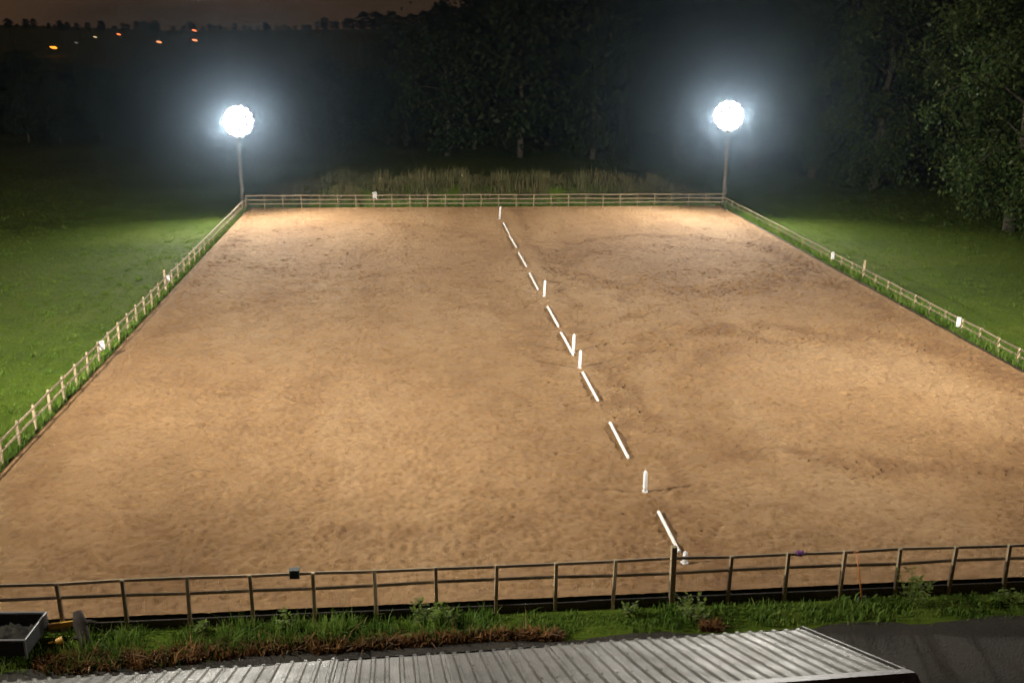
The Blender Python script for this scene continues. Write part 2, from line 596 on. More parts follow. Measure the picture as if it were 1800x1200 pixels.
# ------------------------------------------------------------------ fences
def make_fence(name, p0, p1, spacing, height, label, rails, post_s=(0.09, 0.09), rail_h=0.075, inward=1, kick=None, special=None, first=0.0):
    """fence from p0 to p1 (x, y); rails = heights; inward +-1 = side of the rails"""
    a, b = Vector((*p0, 0)), Vector((*p1, 0))
    d = b - a
    L = d.length
    d.normalize()
    ang = math.atan2(d.y, d.x)
    root = empty(name, (a.x, a.y, 0), ang)
    tag(root, label, 'fence', 'post and rail fences round the arena')
    n = int((L - first) / spacing + 1e-6) + 1
    pm = MB().box((0, 0, 0), (post_s[0], post_s[1], height + 0.25), None, 0.97).mesh('post', MAT['post'], 0.008)
    sp = [first + i * spacing for i in range(n)]
    tops = []
    for i, s in enumerate(sp):
        p = a + d * s
        gz = float(ground_z(p.x, p.y))
        dz = random.uniform(-0.02, 0.02)
        sc = 1.0
        top = height + dz
        tops.append(0)
        if special and i in special:
            top = special[i][0]
            sc = special[i][1]
        ztop = top
        H = height + 0.25
        o = obj('post', pm, root, (s, 0, ztop - H / 2), (random.uniform(-.02, .02), random.uniform(-.025, .025), random.uniform(-.1, .1)), (sc, sc, 1.0 if sc == 1 else 1.15))
        if special and i in special and len(special[i]) > 2:
            o['label'] = special[i][2]
    # rails, one per bay
    rm = MB().box((0.5, 0, 0), (1, 0.04, rail_h)).mesh('rail', MAT['rail'])
    ends = ([0.0] if first > 0.2 else []) + sp + ([L] if L - sp[-1] > 0.2 else [])
    for rz in rails:
        h0 = rz + random.uniform(-.01, .01)
        for s0, s1 in zip(ends[:-1], ends[1:]):
            h1 = rz + random.uniform(-.028, .022)
            off = inward * (post_s[1] / 2 + 0.022)
            obj('rail', rm, root, (s0, off, h0), (0, -math.atan2(h1 - h0, s1 - s0), random.uniform(-.003, .003)), (s1 - s0 - 0.004, 1, 1))
            h0 = h1
    if kick:
        z0, z1 = kick
        km = MB().box((0.5, 0, 0), (1, 0.045, (z1 - z0))).mesh('kickboard', MAT['kick'])
        s = 0.0
        while s < L - 0.1:
            e = min(s + spacing * 2, L)
            obj('kickboard', km, root, (s, inward * (post_s[1] / 2 + 0.026), (z0 + z1) / 2 + random.uniform(-.012, .012)), None, (e - s - 0.008, 1, 1))
            s = e
    return root, sp


near_first = (-8.82 + 14.1) % 1.535
near_fence, near_sp = make_fence('near_fence', (-14.1, 22.2), (27.5, 22.2), 1.535, 1.2,
    'weathered two-rail timber fence along the near end, beside weeds and shed roof', (1.13, 0.72),
    kick=(-0.38, -0.01), special={int(round((6.56 + 14.1 - near_first) / 1.535)): (1.42, 1.65, 'thick dark gate post taller than the others')}, first=near_first)
left_fence, left_sp = make_fence('left_fence', (-14.1, 22.35), (-14.1, 84.7), 1.575, 0.90,
    'pale post and rail fence along the left edge of the sand', (0.82, 0.44), kick=(-0.30, -0.04), inward=-1,
    special={21: (1.18, 1.25)}, first=0.6)
right_fence, right_sp = make_fence('right_fence', (27.5, 22.35), (27.5, 84.7), 1.63, 0.66,
    'post and rail fence half hidden in long grass along the right edge', (0.60, 0.28), inward=-1,
    special={21: (1.12, 1.35)}, first=0.3)
far_fence, far_sp = make_fence('far_fence', (-14.1, 84.9), (27.5, 84.9), 1.53, 1.06,
    'three-rail fence across the far end in front of the grassy bank', (1.0, 0.66, 0.30), inward=-1, rail_h=0.09)

# low sleeper kerb holding the sand on the right
kb = empty('sand_kerb', (27.0, 22.5, 0))
tag(kb, 'dark timber kerb boards holding the sand along the right grass verge', 'kerb')
km = MB().box((0, 1.55, 0), (0.06, 3.09, 0.34)).mesh('board', MAT['kick'])
for i in range(20):
    obj('board', km, kb, (random.uniform(-.01, .01), i * 3.1, -0.16 + random.uniform(-.01, .01)))


# ------------------------------------------------------------------ floodlight masts
def lamp_meshes():
    nseg = 14

    def ring(x, r_):
        return [(x, r_ * math.cos(2 * math.pi * q_ / nseg), r_ * math.sin(2 * math.pi * q_ / nseg)) for q_ in range(nseg)]
    prof = [(-0.24, 0.03), (-0.23, 0.10), (-0.13, 0.13), (-0.08, 0.20), (0.04, 0.255), (0.07, 0.255), (0.07, 0.245), (0.03, 0.24)]
    vs = []
    for x_, r_ in prof:
        vs += ring(x_, r_)
    fs = [(p_ * nseg + q_, p_ * nseg + (q_ + 1) % nseg, (p_ + 1) * nseg + (q_ + 1) % nseg, (p_ + 1) * nseg + q_) for p_ in range(len(prof) - 1) for q_ in range(nseg)]
    fs.append(tuple(range(nseg)))
    return (MB().add(vs, fs).mesh('housing', MAT['housing'], smooth=True), MB().add(ring(0.06, 0.244), [tuple(range(nseg))]).mesh('lens', MAT['lens']),
            MB().tube([(0, -0.27, 0), (-.27, -0.27, 0), (-.27, 0.27, 0), (0, 0.27, 0)], 0.014, 5).mesh('yoke', MAT['steel']),
            MB().add([(0.05, -.27, .27), (0.05, .27, .27), (0.62, .27, .10), (0.62, -.27, .10), (0.05, -.27, .283), (0.05, .27, .283), (0.62, .27, .113), (0.62, -.27, .113)],
                     [(0, 1, 2, 3), (7, 6, 5, 4), (0, 4, 5, 1), (1, 5, 6, 2), (2, 6, 7, 3), (3, 7, 4, 0)]).mesh('added_hood', MAT['housing']))


LAMP = lamp_meshes()


def make_mast(loc, top, aim, power, label, fan=0.42, cone=136, tilt=(1, 6), extra=None, added_hood=False, soft=0.3):
    root = empty('floodlight_mast', loc)
    tag(root, label, 'floodlight', 'floodlight masts at the corners of the arena')
    h = top - loc[2]
    MB().tube([(0, 0, -0.4), (0.02, 0, h * 0.5), (0, 0, h + 0.9)], [0.15, 0.13, 0.10], 12).build('mast', MAT['mast'], root, smooth=True)
    MB().box((0.17, 0, 1.6), (0.16, 0.22, 0.34)).build('switch_gear', MAT['housing'], root, 0.01)
    MB().tube([(0.15, 0.02, 1.7), (0.145, 0.02, h * .6), (0.12, 0.02, h - 1.0)], 0.018, 6).build('cable', MAT['dark_metal'], root)
    yaw = math.atan2(aim[1] - loc[1], aim[0] - loc[0])
    ux, uy = -math.sin(yaw), math.cos(yaw)          # crossarm direction
    fx, fy = math.cos(yaw), math.sin(yaw)
    for dz in (1.0, 0.5, 0.0, -0.5, -1.0):
        o = MB().box((0, 0, 0), (2 * math.sqrt(1.12 - dz * dz) + .1, 0.07, 0.07), Matrix.Rotation(yaw + math.pi / 2, 3, 'Z')).build('crossarm', MAT['steel'], root)
        o.location = (fx * .16, fy * .16, h + dz)
    spots = [(0.0, 0.0)] + [(0.5 * math.cos(q * math.pi / 3), 0.5 * math.sin(q * math.pi / 3)) for q in range(6)] + [(1.02 * math.cos(q * math.pi / 7), 1.02 * math.sin(q * math.pi / 7)) for q in range(14)]  # rings of heads added to widen the glowing disc like bloom
    for i, (s, dz) in enumerate(spots):
        hd = empty('lamp_head')
        hd.parent = root
        fo = .46 + (.07 if i > 6 and i % 2 else 0)
        hd.location = (ux * s + fx * fo, uy * s + fy * fo, h + dz)
        beam = i in (0, 7, 14)                            # the centre and the two outermost of the middle row carry the light
        spread = fan * ((s > 0.1) - (s < -0.1))
        down = math.radians(tilt[1] if i == 0 else tilt[0])
        pw = power
        if extra and i == 17:                             # one lower head turned down to the verge
            spread, down, pw, beam = extra[0], math.radians(extra[1]), power * extra[2], True
        hd.rotation_euler = (0, down, yaw + spread)       # local +X looks along the beam
        obj('housing', LAMP[0], hd)
        obj('lens', LAMP[1], hd)
        obj('yoke', LAMP[2], hd)
        if added_hood:  # added out of view to block light rising towards the trees
            obj('added_hood', LAMP[3], hd)
        if not beam:
            continue
        ld = bpy.data.lights.new('floodlight_beam', 'SPOT')
        ld.energy = pw
        ld.color = LAMP_COL
        ld.spot_size = math.radians(cone)
        ld.spot_blend = 1.0
        ld.shadow_soft_size = soft
        lo = bpy.data.objects.new('floodlight_beam', ld)
        link(lo, hd)
        lo.location = (0.10, 0, 0)
        lo.rotation_euler = (0, -math.pi / 2, 0)          # a spot looks along its -Z: turn it to +X
    return root


make_mast((-14.6, 85.9, float(ground_z(-14.6, 85.9))), 7.1, (4.0, 50.0), LAMP_FAR, 'lit floodlight mast behind the far left corner of the arena')
make_mast((27.65, 86.0, float(ground_z(27.65, 86.0))), 7.7, (9.0, 50.0), LAMP_FAR, 'lit floodlight mast behind the far right corner of the arena')
make_mast((-20.0, 22.4, -0.22), 13.0, (4.0, 50.0), LAMP_NEAR, 'floodlight mast lighting the sand from the near left corner', 0.45, 100, (11, 17), (-1.0, 36, 0.20), True, 0.12)
make_mast((35.5, 22.4, -0.3), 13.0, (9.0, 52.0), LAMP_NEAR * 0.82, 'floodlight mast lighting the sand from the near right corner', 0.26, 96, (11, 17), None, True, 0.12)


# ------------------------------------------------------------------ poles and uprights on the centre line
def ground_pole(a, b, label):
    a, b = Vector((*a, 0)), Vector((*b, 0))
    d = b - a
    L = d.length
    root = empty('ground_pole', (a.x, a.y, 0.05), math.atan2(d.y, d.x))
    tag(root, label, 'pole', 'white poles laid along the centre line')
    MB().tube([(0, 0, 0), (0.01, 0, 0), (L - 0.01, 0, 0), (L, 0, 0)], [0.042, 0.052, 0.052, 0.042], 10).build('shaft', MAT['pole'], root, smooth=False)
    for x in (0.0, L):
        MB().tube([(x - 0.006, 0, 0), (x + 0.006, 0, 0)], 0.045, 10).build('end_cap', MAT['plastic_white'], root)
    return root


PL = [((7.00, 76.6), (7.02, 72.2), 'farthest white pole on the centre line, next to the far upright'),
      ((6.97, 71.3), (7.06, 67.2), 'second farthest white pole on the centre line'),
      ((7.03, 65.4), (7.08, 61.2), 'third farthest white pole on the centre line'),
      ((7.07, 59.3), (7.08, 55.2), 'white pole on the sand just beyond the second farthest upright'),
      ((7.13, 51.3), (7.17, 47.5), 'lone white pole mid-arena with no upright beside it'),
      ((7.15, 46.4), (7.19, 42.8), 'white pole in mid-arena with an upright standing against it'),
      ((7.21, 40.3), (7.25, 36.8), 'white pole just this side of the pair of uprights'),
      ((7.28, 34.4), (7.28, 31.1), 'long white pole on the sand, second nearest to the fence'),
      ((7.36, 27.0), (7.35, 24.5), 'nearest white pole, its end behind the thick gate post')]
for a, b, l in PL:
    ground_pole(a, b, l)


def upright(x, y, h, lean, label):
    root = empty('upright_marker', (x, y, 0), random.uniform(-.4, .4))
    root.rotation_euler[1] = lean
    tag(root, label, 'marker', 'white upright markers on the centre line')
    m = MB()
    m.tube([(0, 0, -0.02), (0, 0, h * .3), (0, 0, h * .9), (0, 0, h * .97), (0, 0, h)], [0.06, 0.072, 0.066, 0.05, 0.02], 10)
    m.build('body', MAT['plastic_white'], root, smooth=True)
    MB().box((0, 0, 0.02), (0.17, 0.17, 0.035)).build('base', MAT['plastic_white'], root, 0.008)
    return root


UP = [(6.86, 78.5, 1.05, 0.05, 'white upright marker at the far end of the row of poles'),
      (7.26, 53.7, 0.95, 0.03, 'white upright marker at the near end of the fourth farthest pole'),
      (7.27, 43.3, 0.90, 0.03, 'white upright marker leaning against a pole in mid-arena'),
      (7.20, 41.0, 0.85, 0.02, 'white upright marker between two poles, just this side of its pair'),
      (7.28, 28.5, 0.75, -0.02, 'lone white upright marker standing between the two nearest poles'),
      (7.36, 23.95, 0.36, 0.05, 'short white upright marker just inside the near fence')]
for u in UP:
    upright(*u)


# ------------------------------------------------------------------ marker boards on the fences
def board(loc, rz, w, h, label):
    root = empty('marker_board', loc, rz)
    tag(root, label, 'sign', 'white marker boards on the fences')
    MB().box((0, 0, 0), (w, 0.025, h)).build('panel', MAT['plastic_white'], root, 0.006)
    for s in (-1, 1):
        MB().box((0, -0.02, s * h * .3), (w * .7, 0.02, 0.03)).build('batten', MAT['rail'], root)


board((-13.92, 22.35 + .6 + 1.575 * 13, 0.72), math.radians(90 - 60), 0.22, 0.40, 'white marker board on a post of the left fence, nearer one')
board((-13.92, 22.35 + .6 + 1.575 * 21, 0.78), math.radians(90 - 60), 0.18, 0.32, 'small white marker board on the taller post of the left fence')
board((27.30, 22.35 + .3 + 1.63 * 14, 0.52), math.radians(-30), 0.20, 0.50, 'white marker board on the right fence, nearer one')
board((27.30, 22.35 + .3 + 1.63 * 23.6, 0.56), math.radians(-30), 0.20, 0.50, 'white marker board on the right fence, farther one')
board((-3.3, 84.78, 1.02), 0, 0.36, 0.52, 'white marker board on the far fence left of the middle')

# ------------------------------------------------------------------ things by the near fence
r = empty('switch_box', (-3.12, 22.16, 1.20))
tag(r, 'small dark green box fixed on the top rail of the near fence', 'box')
MB().box((0, 0, 0), (0.24, 0.16, 0.22)).build('case', MAT['black_box'], r, 0.012)
MB().box((0, 0, 0.117), (0.27, 0.19, 0.02)).build('lid', MAT['black_box'], r, 0.005)

r = empty('purple_cloth', (9.92, 22.26, 1.19))
tag(r, 'scrap of purple cloth hung over the top rail of the near fence', 'cloth')
m = MB()
n = 7
vs, fs = [], []
for i in range(n):
    t = i / (n - 1)
    u = (t - .5) * 2
    z = 0.03 - 0.14 * abs(u) ** 1.3
    yy = 0.05 * math.copysign(min(1, abs(u) * 3), u) if u else 0
    for j in range(5):
        x = -0.1 + 0.05 * j
        vs.append((x + 0.012 * math.sin(9 * t + j), yy + 0.012 * math.sin(j * 1.9 + 5 * t), z + 0.01 * math.sin(j * 2.3)))
for i in range(n - 1):
    for j in range(4):
        fs.append((i * 5 + j, i * 5 + j + 1, i * 5 + 6 + j, i * 5 + 5 + j))
m.add(vs, fs)
c = m.build('fabric', MAT['purple'], r, smooth=True)
sm = c.modifiers.new('thickness', 'SOLIDIFY')
sm.thickness = 0.006

r = empty('shovel', (11.68, 21.92, -0.36))
r.rotation_euler = (math.radians(-6), math.radians(-10), 0.1)
tag(r, 'orange-handled shovel leaning on the near fence right of the gate post', 'shovel')
MB().tube([(0, 0, 0.30), (0, 0, 1.0), (0, 0, 1.62)], [0.020, 0.018, 0.018], 8).build('handle', MAT['orange'], r, smooth=True)
m = MB()
vs, fs = [], []
for i, (z, w, dp) in enumerate(((0.0, 0.05, .02), (0.06, 0.11, .03), (0.2, 0.13, .04), (0.31, 0.12, .035), (0.34, 0.03, 0))):
    for j in range(5):
        u = (j - 2) / 2
        vs.append((u * w, dp * (1 - u * u), z))
for i in range(4):
    for j in range(4):
        fs.append((i * 5 + j, i * 5 + j + 1, i * 5 + 6 + j, i * 5 + 5 + j))
b_ = m.add(vs, fs).build('blade', MAT['pale_metal'], r, smooth=True)
sm = b_.modifiers.new('thickness', 'SOLIDIFY')
sm.thickness = 0.005
MB().tube([(-0.07, 0, 1.63), (0.07, 0, 1.63)], 0.018, 8).build('grip', MAT['orange'], r)

# small utility trailer cut by the left edge of the picture
r = empty('utility_trailer', (-10.12, 21.5, -0.2), math.radians(-4))
tag(r, 'small dark utility trailer with a pale metal rim at the left edge', 'trailer')
MB().box((0, 0, 0.30), (1.95, 1.15, 0.06)).build('floor', MAT['trailer'], r)
for s in (-1, 1):
    MB().box((0, s * 0.56, 0.50), (1.95, 0.03, 0.36)).build('side_panel', MAT['trailer'], r)
    MB().tube([(-0.97, s * 0.58, 0.70), (0.97, s * 0.58, 0.70)], 0.022, 6).build('rim', MAT['pale_metal'], r)
    for x in (-0.97, 0.97):
        MB().box((x, s * 0.585, 0.46), (0.045, 0.045, 0.50)).build('stake', MAT['steel'], r)
    w = empty('wheel')
    w.parent = r
    w.location = (-0.1, s * 0.70, 0.24)
    m = MB()
    nseg = 20
    prof = [(0.12, -0.06), (0.22, -0.075), (0.25, -0.05), (0.25, 0.05), (0.22, 0.075), (0.12, 0.06)]
    vs, fs = [], []
    for i in range(nseg):
        t = 2 * math.pi * i / nseg
        for rr, yy in prof:
            vs.append((rr * math.cos(t), yy, rr * math.sin(t)))
    for i in range(nseg):
        for j in range(len(prof)):
            a_, b2 = i * len(prof), ((i + 1) % nseg) * len(prof)
            fs.append((a_ + j, a_ + (j + 1) % len(prof), b2 + (j + 1) % len(prof), b2 + j))
    m.add(vs, fs).build('tyre', MAT['tyre'], w, smooth=True)
    MB().tube([(0, -0.05, 0), (0, 0.05, 0)], 0.125, 14).build('rim', MAT['steel'], w)
MB().box((0.98, 0, 0.50), (0.03, 1.15, 0.36)).build('tailgate', MAT['trailer'], r)
MB().box((-0.98, 0, 0.50), (0.03, 1.15, 0.36)).build('headboard', MAT['trailer'], r)
MB().tube([(0.98, -0.58, 0.705), (0.98, 0.58, 0.705)], 0.02, 6).build('rim', MAT['pale_metal'], r)
MB().tube([(-0.98, 0, 0.30), (-1.7, 0, 0.32)], 0.035, 8).build('drawbar', MAT['steel'], r)
# heap of waste in it, coloured dark for the blocked light
u = np.linspace(-0.94, 0.94, 26)
w_ = np.linspace(-0.53, 0.53, 16)
X, Y = np.meshgrid(u, w_, indexing='ij')
Zh = 0.34 + 0.16 * (1 - (X / 0.95) ** 2) * (1 - (Y / 0.55) ** 2) + 0.05 * RNG.standard_normal(X.shape)
V = np.stack([X, Y, Zh], -1).reshape(-1, 3)
ii, jj = np.meshgrid(np.arange(25), np.arange(15), indexing='ij')
q = (ii * 16 + jj).ravel()
heap = obj('garden_waste', np_mesh('garden_waste', V, np.stack([q, q + 16, q + 17, q + 1], 1), MAT['load']))
heap.location = (-10.12, 21.5, -0.2)
heap.rotation_euler = (0, 0, math.radians(-4))
tag(heap, 'heap of garden waste in the small trailer, its shade put into the colour', 'waste heap')

# red canister on the heap
r = empty('fuel_canister', (-10.62, 21.9, 0.36), 0.3)
tag(r, 'red plastic canister on the trailer at the left edge', 'canister')
MB().box((0, 0, 0.14), (0.42, 0.2, 0.28)).build('body', MAT['red'], r, 0.03)
MB().tube([(-0.1, 0, 0.27), (-0.1, 0, 0.34), (0.08, 0, 0.34), (0.08, 0, 0.27)], 0.016, 6).build('handle', MAT['red'], r)
MB().tube([(0.15, 0, 0.27), (0.16, 0, 0.33)], 0.03, 8).build('cap', MAT['dark_metal'], r)

# leaning dark log and a yellow plank at the kickboard
r = empty('leaning_log', (-8.15, 21.55, -0.25))
tag(r, 'dark wet log leaning on the near fence in the grass', 'log')
MB().tube([(0.10, -0.08, -0.05), (0.0, 0.10, 0.22), (-0.14, 0.32, 0.52), (-0.22, 0.46, 0.75)], [0.17, 0.14, 0.16, 0.10], 12).build('trunk', MAT['log'], r, smooth=True)
MB().tube([(-0.12, 0.28, 0.45), (0.1, 0.30, 0.55), (0.24, 0.28, 0.53)], [0.07, 0.055, 0.03], 7).build('branch_stub', MAT['log'], r)
MB().tube([(-0.02, 0.06, 0.2), (-0.25, 0.05, 0.27)], [0.06, 0.035], 7).build('branch_stub', MAT['log'], r)
r = MB().box((0, 0, 0), (0.75, 0.05, 0.14), Matrix.Rotation(-0.12, 3, 'Y')).build('plank', MAT['yellow'], None, 0.004)
r.location = (-8.75, 22.02, 0.13)
tag(r, 'short yellow plank standing against the near fence beside the log', 'plank')
r = empty('yellow_scoop', (-8.75, 21.45, 0.02), 0.4)
tag(r, 'small yellow plastic scoop lying in the grass by the trailer', 'scoop')
MB().tube([(0, 0, 0.0), (0.16, 0, 0.02)], [0.07, 0.10], 10, False).build('bowl', MAT['yellow'], r, smooth=True)
MB().tube([(-0.16, 0, 0.03), (0.02, 0, 0.0)], 0.02, 6).build('handle', MAT['yellow'], r)


# ------------------------------------------------------------------ shed below the camera
EZ, EY, RY, RZ = 2.95, 16.10, 12.25, 4.63
SX0, SX1 = -12.6, 7.42
shed = empty('shed', (0.06, 13.88, -0.3), math.radians(1.8))
tag(shed, 'long shed with grey ribbed metal roof at the bottom of the picture', 'shed')
OFF = Vector((0, 14, -0.3))
slope = math.atan2(RZ - EZ, EY - RY)
SL = math.hypot(RZ - EZ, EY - RY)


def sheet_mesh(width=1.0, ribs=4, length=SL):
    prof = []
    p = width / ribs
    for i in range(ribs):
        x0 = i * p
        prof += [(x0, 0), (x0 + p * .58, 0), (x0 + p * .68, 0.038), (x0 + p * .88, 0.038), (x0 + p * .98, 0)]
    prof.append((width + 0.03, 0.002))
    n = len(prof)
    vs, fs = [], []
    rows = 7
    for r_ in range(rows):
        s = length * r_ / (rows - 1)
        for x, z in prof:
            vs.append((x, s, z + 0.004 * math.sin(s * 2.2 + x * 3)))
    for r_ in range(rows - 1):
        for j in range(n - 1):
            fs.append((r_ * n + j, r_ * n + j + 1, r_ * n + n + j + 1, r_ * n + n + j))
    m = MB().add(vs, fs)
    return m.mesh('roof_sheet', MAT['roof'])


sm_ = sheet_mesh()
nsh = 20
for i in range(nsh):
    x = SX1 - 1.0 - i * 1.0
    o = obj('roof_sheet', sm_, shed, Vector((x, RY, RZ + 0.003 * (i % 2))) - OFF, (-slope + random.uniform(-.004, .004), random.uniform(-.004, .004), 0))
    o = obj('roof_sheet', sm_, shed, Vector((x + 1, RY - 0.02, RZ + 0.003 * (i % 2))) - OFF, (-slope, 0, math.pi))
screw = MB()
for q_ in range(4):
    for yy_ in (0.12, SL * .36, SL * .68, SL - 0.15):
        screw.tube([(0.25 * q_ + 0.25 * .78, yy_, 0.035), (0.25 * q_ + 0.25 * .78, yy_, 0.048)], 0.016, 6)
scm = screw.mesh('screws', MAT['dark_metal'])
for ch in [c_ for c_ in shed.children if c_.name.startswith('roof_sheet')]:
    obj('screws', scm, ch)
# walls, ridge cap, verge trim, gutter, rafters' fascia
wall_h = EZ - 0.12 + 0.3
MB().box((0, 0, 0), (SX1 - SX0 - 0.5, 0.12, wall_h)).build('wall', MAT['shed_wall'], shed).location = Vector(((SX0 + SX1) / 2, EY - 0.35, -0.3 + wall_h / 2)) - OFF
MB().box((0, 0, 0), (SX1 - SX0 - 0.5, 0.12, wall_h)).build('wall', MAT['shed_wall'], shed).location = Vector(((SX0 + SX1) / 2, 2 * RY - EY + 0.35, -0.3 + wall_h / 2)) - OFF
for x in (SX0 + 0.32, SX1 - 0.32):
    yA, yB = 2 * RY - EY + 0.42, EY - 0.42
    vs = []
    for dx in (-.06, .06):
        vs += [(x + dx, yA, -0.3), (x + dx, yB, -0.3), (x + dx, yB, EZ - 0.1), (x + dx, RY, RZ - 0.12), (x + dx, yA, EZ - 0.1)]
    m = MB().add([Vector(v_) - OFF for v_ in vs], [(4, 3, 2, 1, 0), (5, 6, 7, 8, 9), (0, 1, 6, 5), (1, 2, 7, 6), (2, 3, 8, 7), (3, 4, 9, 8), (4, 0, 5, 9)])
    m.build('gable_wall', MAT['shed_wall'], shed)
rc = MB()
for s in (-1, 1):
    rc.box((0, s * 0.13, 0.052 - 0.13 * math.tan(slope) + 0.02), (SX1 - SX0 + 0.1, 0.29, 0.012), Matrix.Rotation(-s * slope, 3, 'X'))
rc.build('ridge_cap', MAT['dark_metal'], shed).location = Vector(((SX0 + SX1) / 2, RY, RZ)) - OFF
for s in (-1, 1):
    o = MB().box((0, 0, 0), (0.05, SL + 0.02, 0.16), Matrix.Rotation(-s * slope, 3, 'X')).build('verge_trim', MAT['roof'], shed)
    o.location = Vector((SX1 + 0.045, RY + s * (EY - RY) / 2, (EZ + RZ) / 2 - 0.02)) - OFF
gm = MB()
vs, fs = [], []
for x in (SX0, SX1):
    for i in range(9):
        t = math.pi * i / 8
        vs.append((x, 0.07 * math.cos(t), -0.07 * math.sin(t)))
for i in range(8):
    fs.append((i, i + 1, 10 + i, 9 + i))
g = gm.add(vs, fs).build('gutter', MAT['dark_metal'], shed, smooth=True)
g.location = Vector((0, EY + 0.03, EZ - 0.05)) - OFF
g.modifiers.new('thickness', 'SOLIDIFY').thickness = 0.006


# ------------------------------------------------------------------ grass and weeds
def blades(name, pts, h, w, lean, mat, bend=False):
    n = len(pts)
    pts = np.asarray(pts, float)
    a = RNG.uniform(0, 2 * np.pi, n)
    la = RNG.uniform(0, 2 * np.pi, n)
    h = np.broadcast_to(h, n)
    w = np.broadcast_to(w, n)
    le = np.abs(RNG.normal(0, lean, n)) * h
    dx, dy = np.cos(a) * w / 2, np.sin(a) * w / 2
    zz = pts[:, 2] - 0.02
    p0 = np.stack([pts[:, 0] - dx, pts[:, 1] - dy, zz], 1)
    p1 = np.stack([pts[:, 0] + dx, pts[:, 1] + dy, zz], 1)
    lx, ly = np.cos(la) * le, np.sin(la) * le
    if not bend:
        p2 = np.stack([pts[:, 0] + lx, pts[:, 1] + ly, pts[:, 2] + h], 1)
        V = np.stack([p0, p1, p2], 1).reshape(-1, 3)
        F = np.arange(3 * n).reshape(n, 3)
    else:
        m0 = np.stack([pts[:, 0] + lx * .3 - dx * .8, pts[:, 1] + ly * .3 - dy * .8, pts[:, 2] + h * .6], 1)
        m1 = np.stack([pts[:, 0] + lx * .3 + dx * .8, pts[:, 1] + ly * .3 + dy * .8, pts[:, 2] + h * .6], 1)
        t = np.stack([pts[:, 0] + lx, pts[:, 1] + ly, pts[:, 2] + h * .95], 1)
        V = np.stack([p0, p1, m1, m0, t], 1).reshape(-1, 3)
        b = np.arange(n)[:, None] * 5
        F = np.concatenate([b + [[0, 1, 2]], b + [[0, 2, 3]], b + [[3, 2, 4]]], 1).reshape(-1, 3)
    o = obj(name, np_mesh(name, V, F, mat))
    return o


def scatter(n, x0, x1, y0, y1, clump=0, spread=0.1):
    if clump:
        k_ = max(1, n // clump)
        cx = np.repeat(RNG.uniform(x0, x1, k_), clump)
        cy = np.repeat(RNG.uniform(y0, y1, k_), clump)
        x = cx + RNG.normal(0, spread, len(cx))
        y = cy + RNG.normal(0, spread, len(cy))
    else:
        x = RNG.uniform(x0, x1, n)
        y = RNG.uniform(y0, y1, n)
    return x, y


def with_z(x, y):
    return np.stack([x, y, ground_z(x, y)], 1)


# left field: mown-length pasture, denser near the fence
x, y = scatter(190000, -46, -14.3, 24, 150, 3, 0.15)
y = 24 + (y - 24) ** 1.6 / 126 ** 0.6
x = -14.3 - (-14.3 - x) ** 1.35 / 31.7 ** 0.35
kp = (x < -14.25) & (RNG.uniform(0, 1, len(x)) < 1 - smooth01((y - 78 + 0.35 * (x + 14)) / 26))
x, y = x[kp], y[kp]
o = blades('left_field_grass', with_z(x, y), RNG.uniform(0.03, 0.10, len(x)), RNG.uniform(0.03, 0.07, len(x)), 0.9, MAT['grass'])
tag(o, 'floodlit green pasture grass beyond the left fence', 'grass', kind='stuff')
x, y = scatter(170000, 27.7, 62, 28, 140, 3, 0.15)
y = 28 + (y - 28) ** 1.5 / 112 ** 0.5
x = 27.7 + (x - 27.7) ** 1.3 / 34.3 ** 0.3
kp = (x > 27.65) & (RNG.uniform(0, 1, len(x)) < 1 - smooth01((y - 82) / 40))
x, y = x[kp], y[kp]
o = blades('right_field_grass', with_z(x, y), RNG.uniform(0.03, 0.10, len(x)), RNG.uniform(0.03, 0.07, len(x)), 0.9, MAT['grass'])
tag(o, 'floodlit green pasture grass beyond the right fence', 'grass', kind='stuff')

# coarser tufts and docks the animals left standing in both fields
for nm_, xa, xb, lab in (('left_field_tufts', -42, -14.6, 'scattered coarse tufts standing in the left pasture'), ('right_field_tufts', 28.4, 60, 'scattered coarse tufts standing in the right pasture')):
    x, y = scatter(14000, xa, xb, 24, 82, 20, 0.16)
    hh = RNG.uniform(0.08, 0.22, len(x)) * np.repeat(RNG.uniform(0.3, 1.2, len(x) // 20), 20)
    o = blades(nm_, with_z(x, y), hh, RNG.uniform(0.02, 0.05, len(x)), 0.6, MAT['verge'], True)
    tag(o, lab, 'grass', kind='stuff')
# long grass along the fence lines
pl = []
x, y = scatter(34000, -14.45, -13.92, 22.5, 85, 14, 0.07)
x = np.minimum(x, -13.89)
o = blades('left_verge_grass', with_z(x, y), RNG.gamma(4, 0.055, len(x)), RNG.uniform(0.02, 0.04, len(x)), 0.35, MAT['verge'], True)
tag(o, 'tufts of long grass along the foot of the left fence', 'grass', kind='stuff')
x, y = scatter(30000, 27.06, 28.1, 22.5, 85.5, 14, 0.12)
x = np.maximum(x, 27.06)
o = blades('right_verge_grass', with_z(x, y), RNG.gamma(5, 0.085, len(x)), RNG.uniform(0.02, 0.045, len(x)), 0.35, MAT['verge'], True)
tag(o, 'long green grass hiding the foot of the right fence', 'grass', kind='stuff')
x, y = scatter(15000, -14.2, 27.5, 84.95, 86.0, 14, 0.12)
y = np.maximum(y, 84.92)
o = blades('far_verge_grass', with_z(x, y), RNG.gamma(4, 0.10, len(x)), RNG.uniform(0.03, 0.05, len(x)), 0.3, MAT['verge'], True)
tag(o, 'green grass along the foot of the far fence', 'grass', kind='stuff')
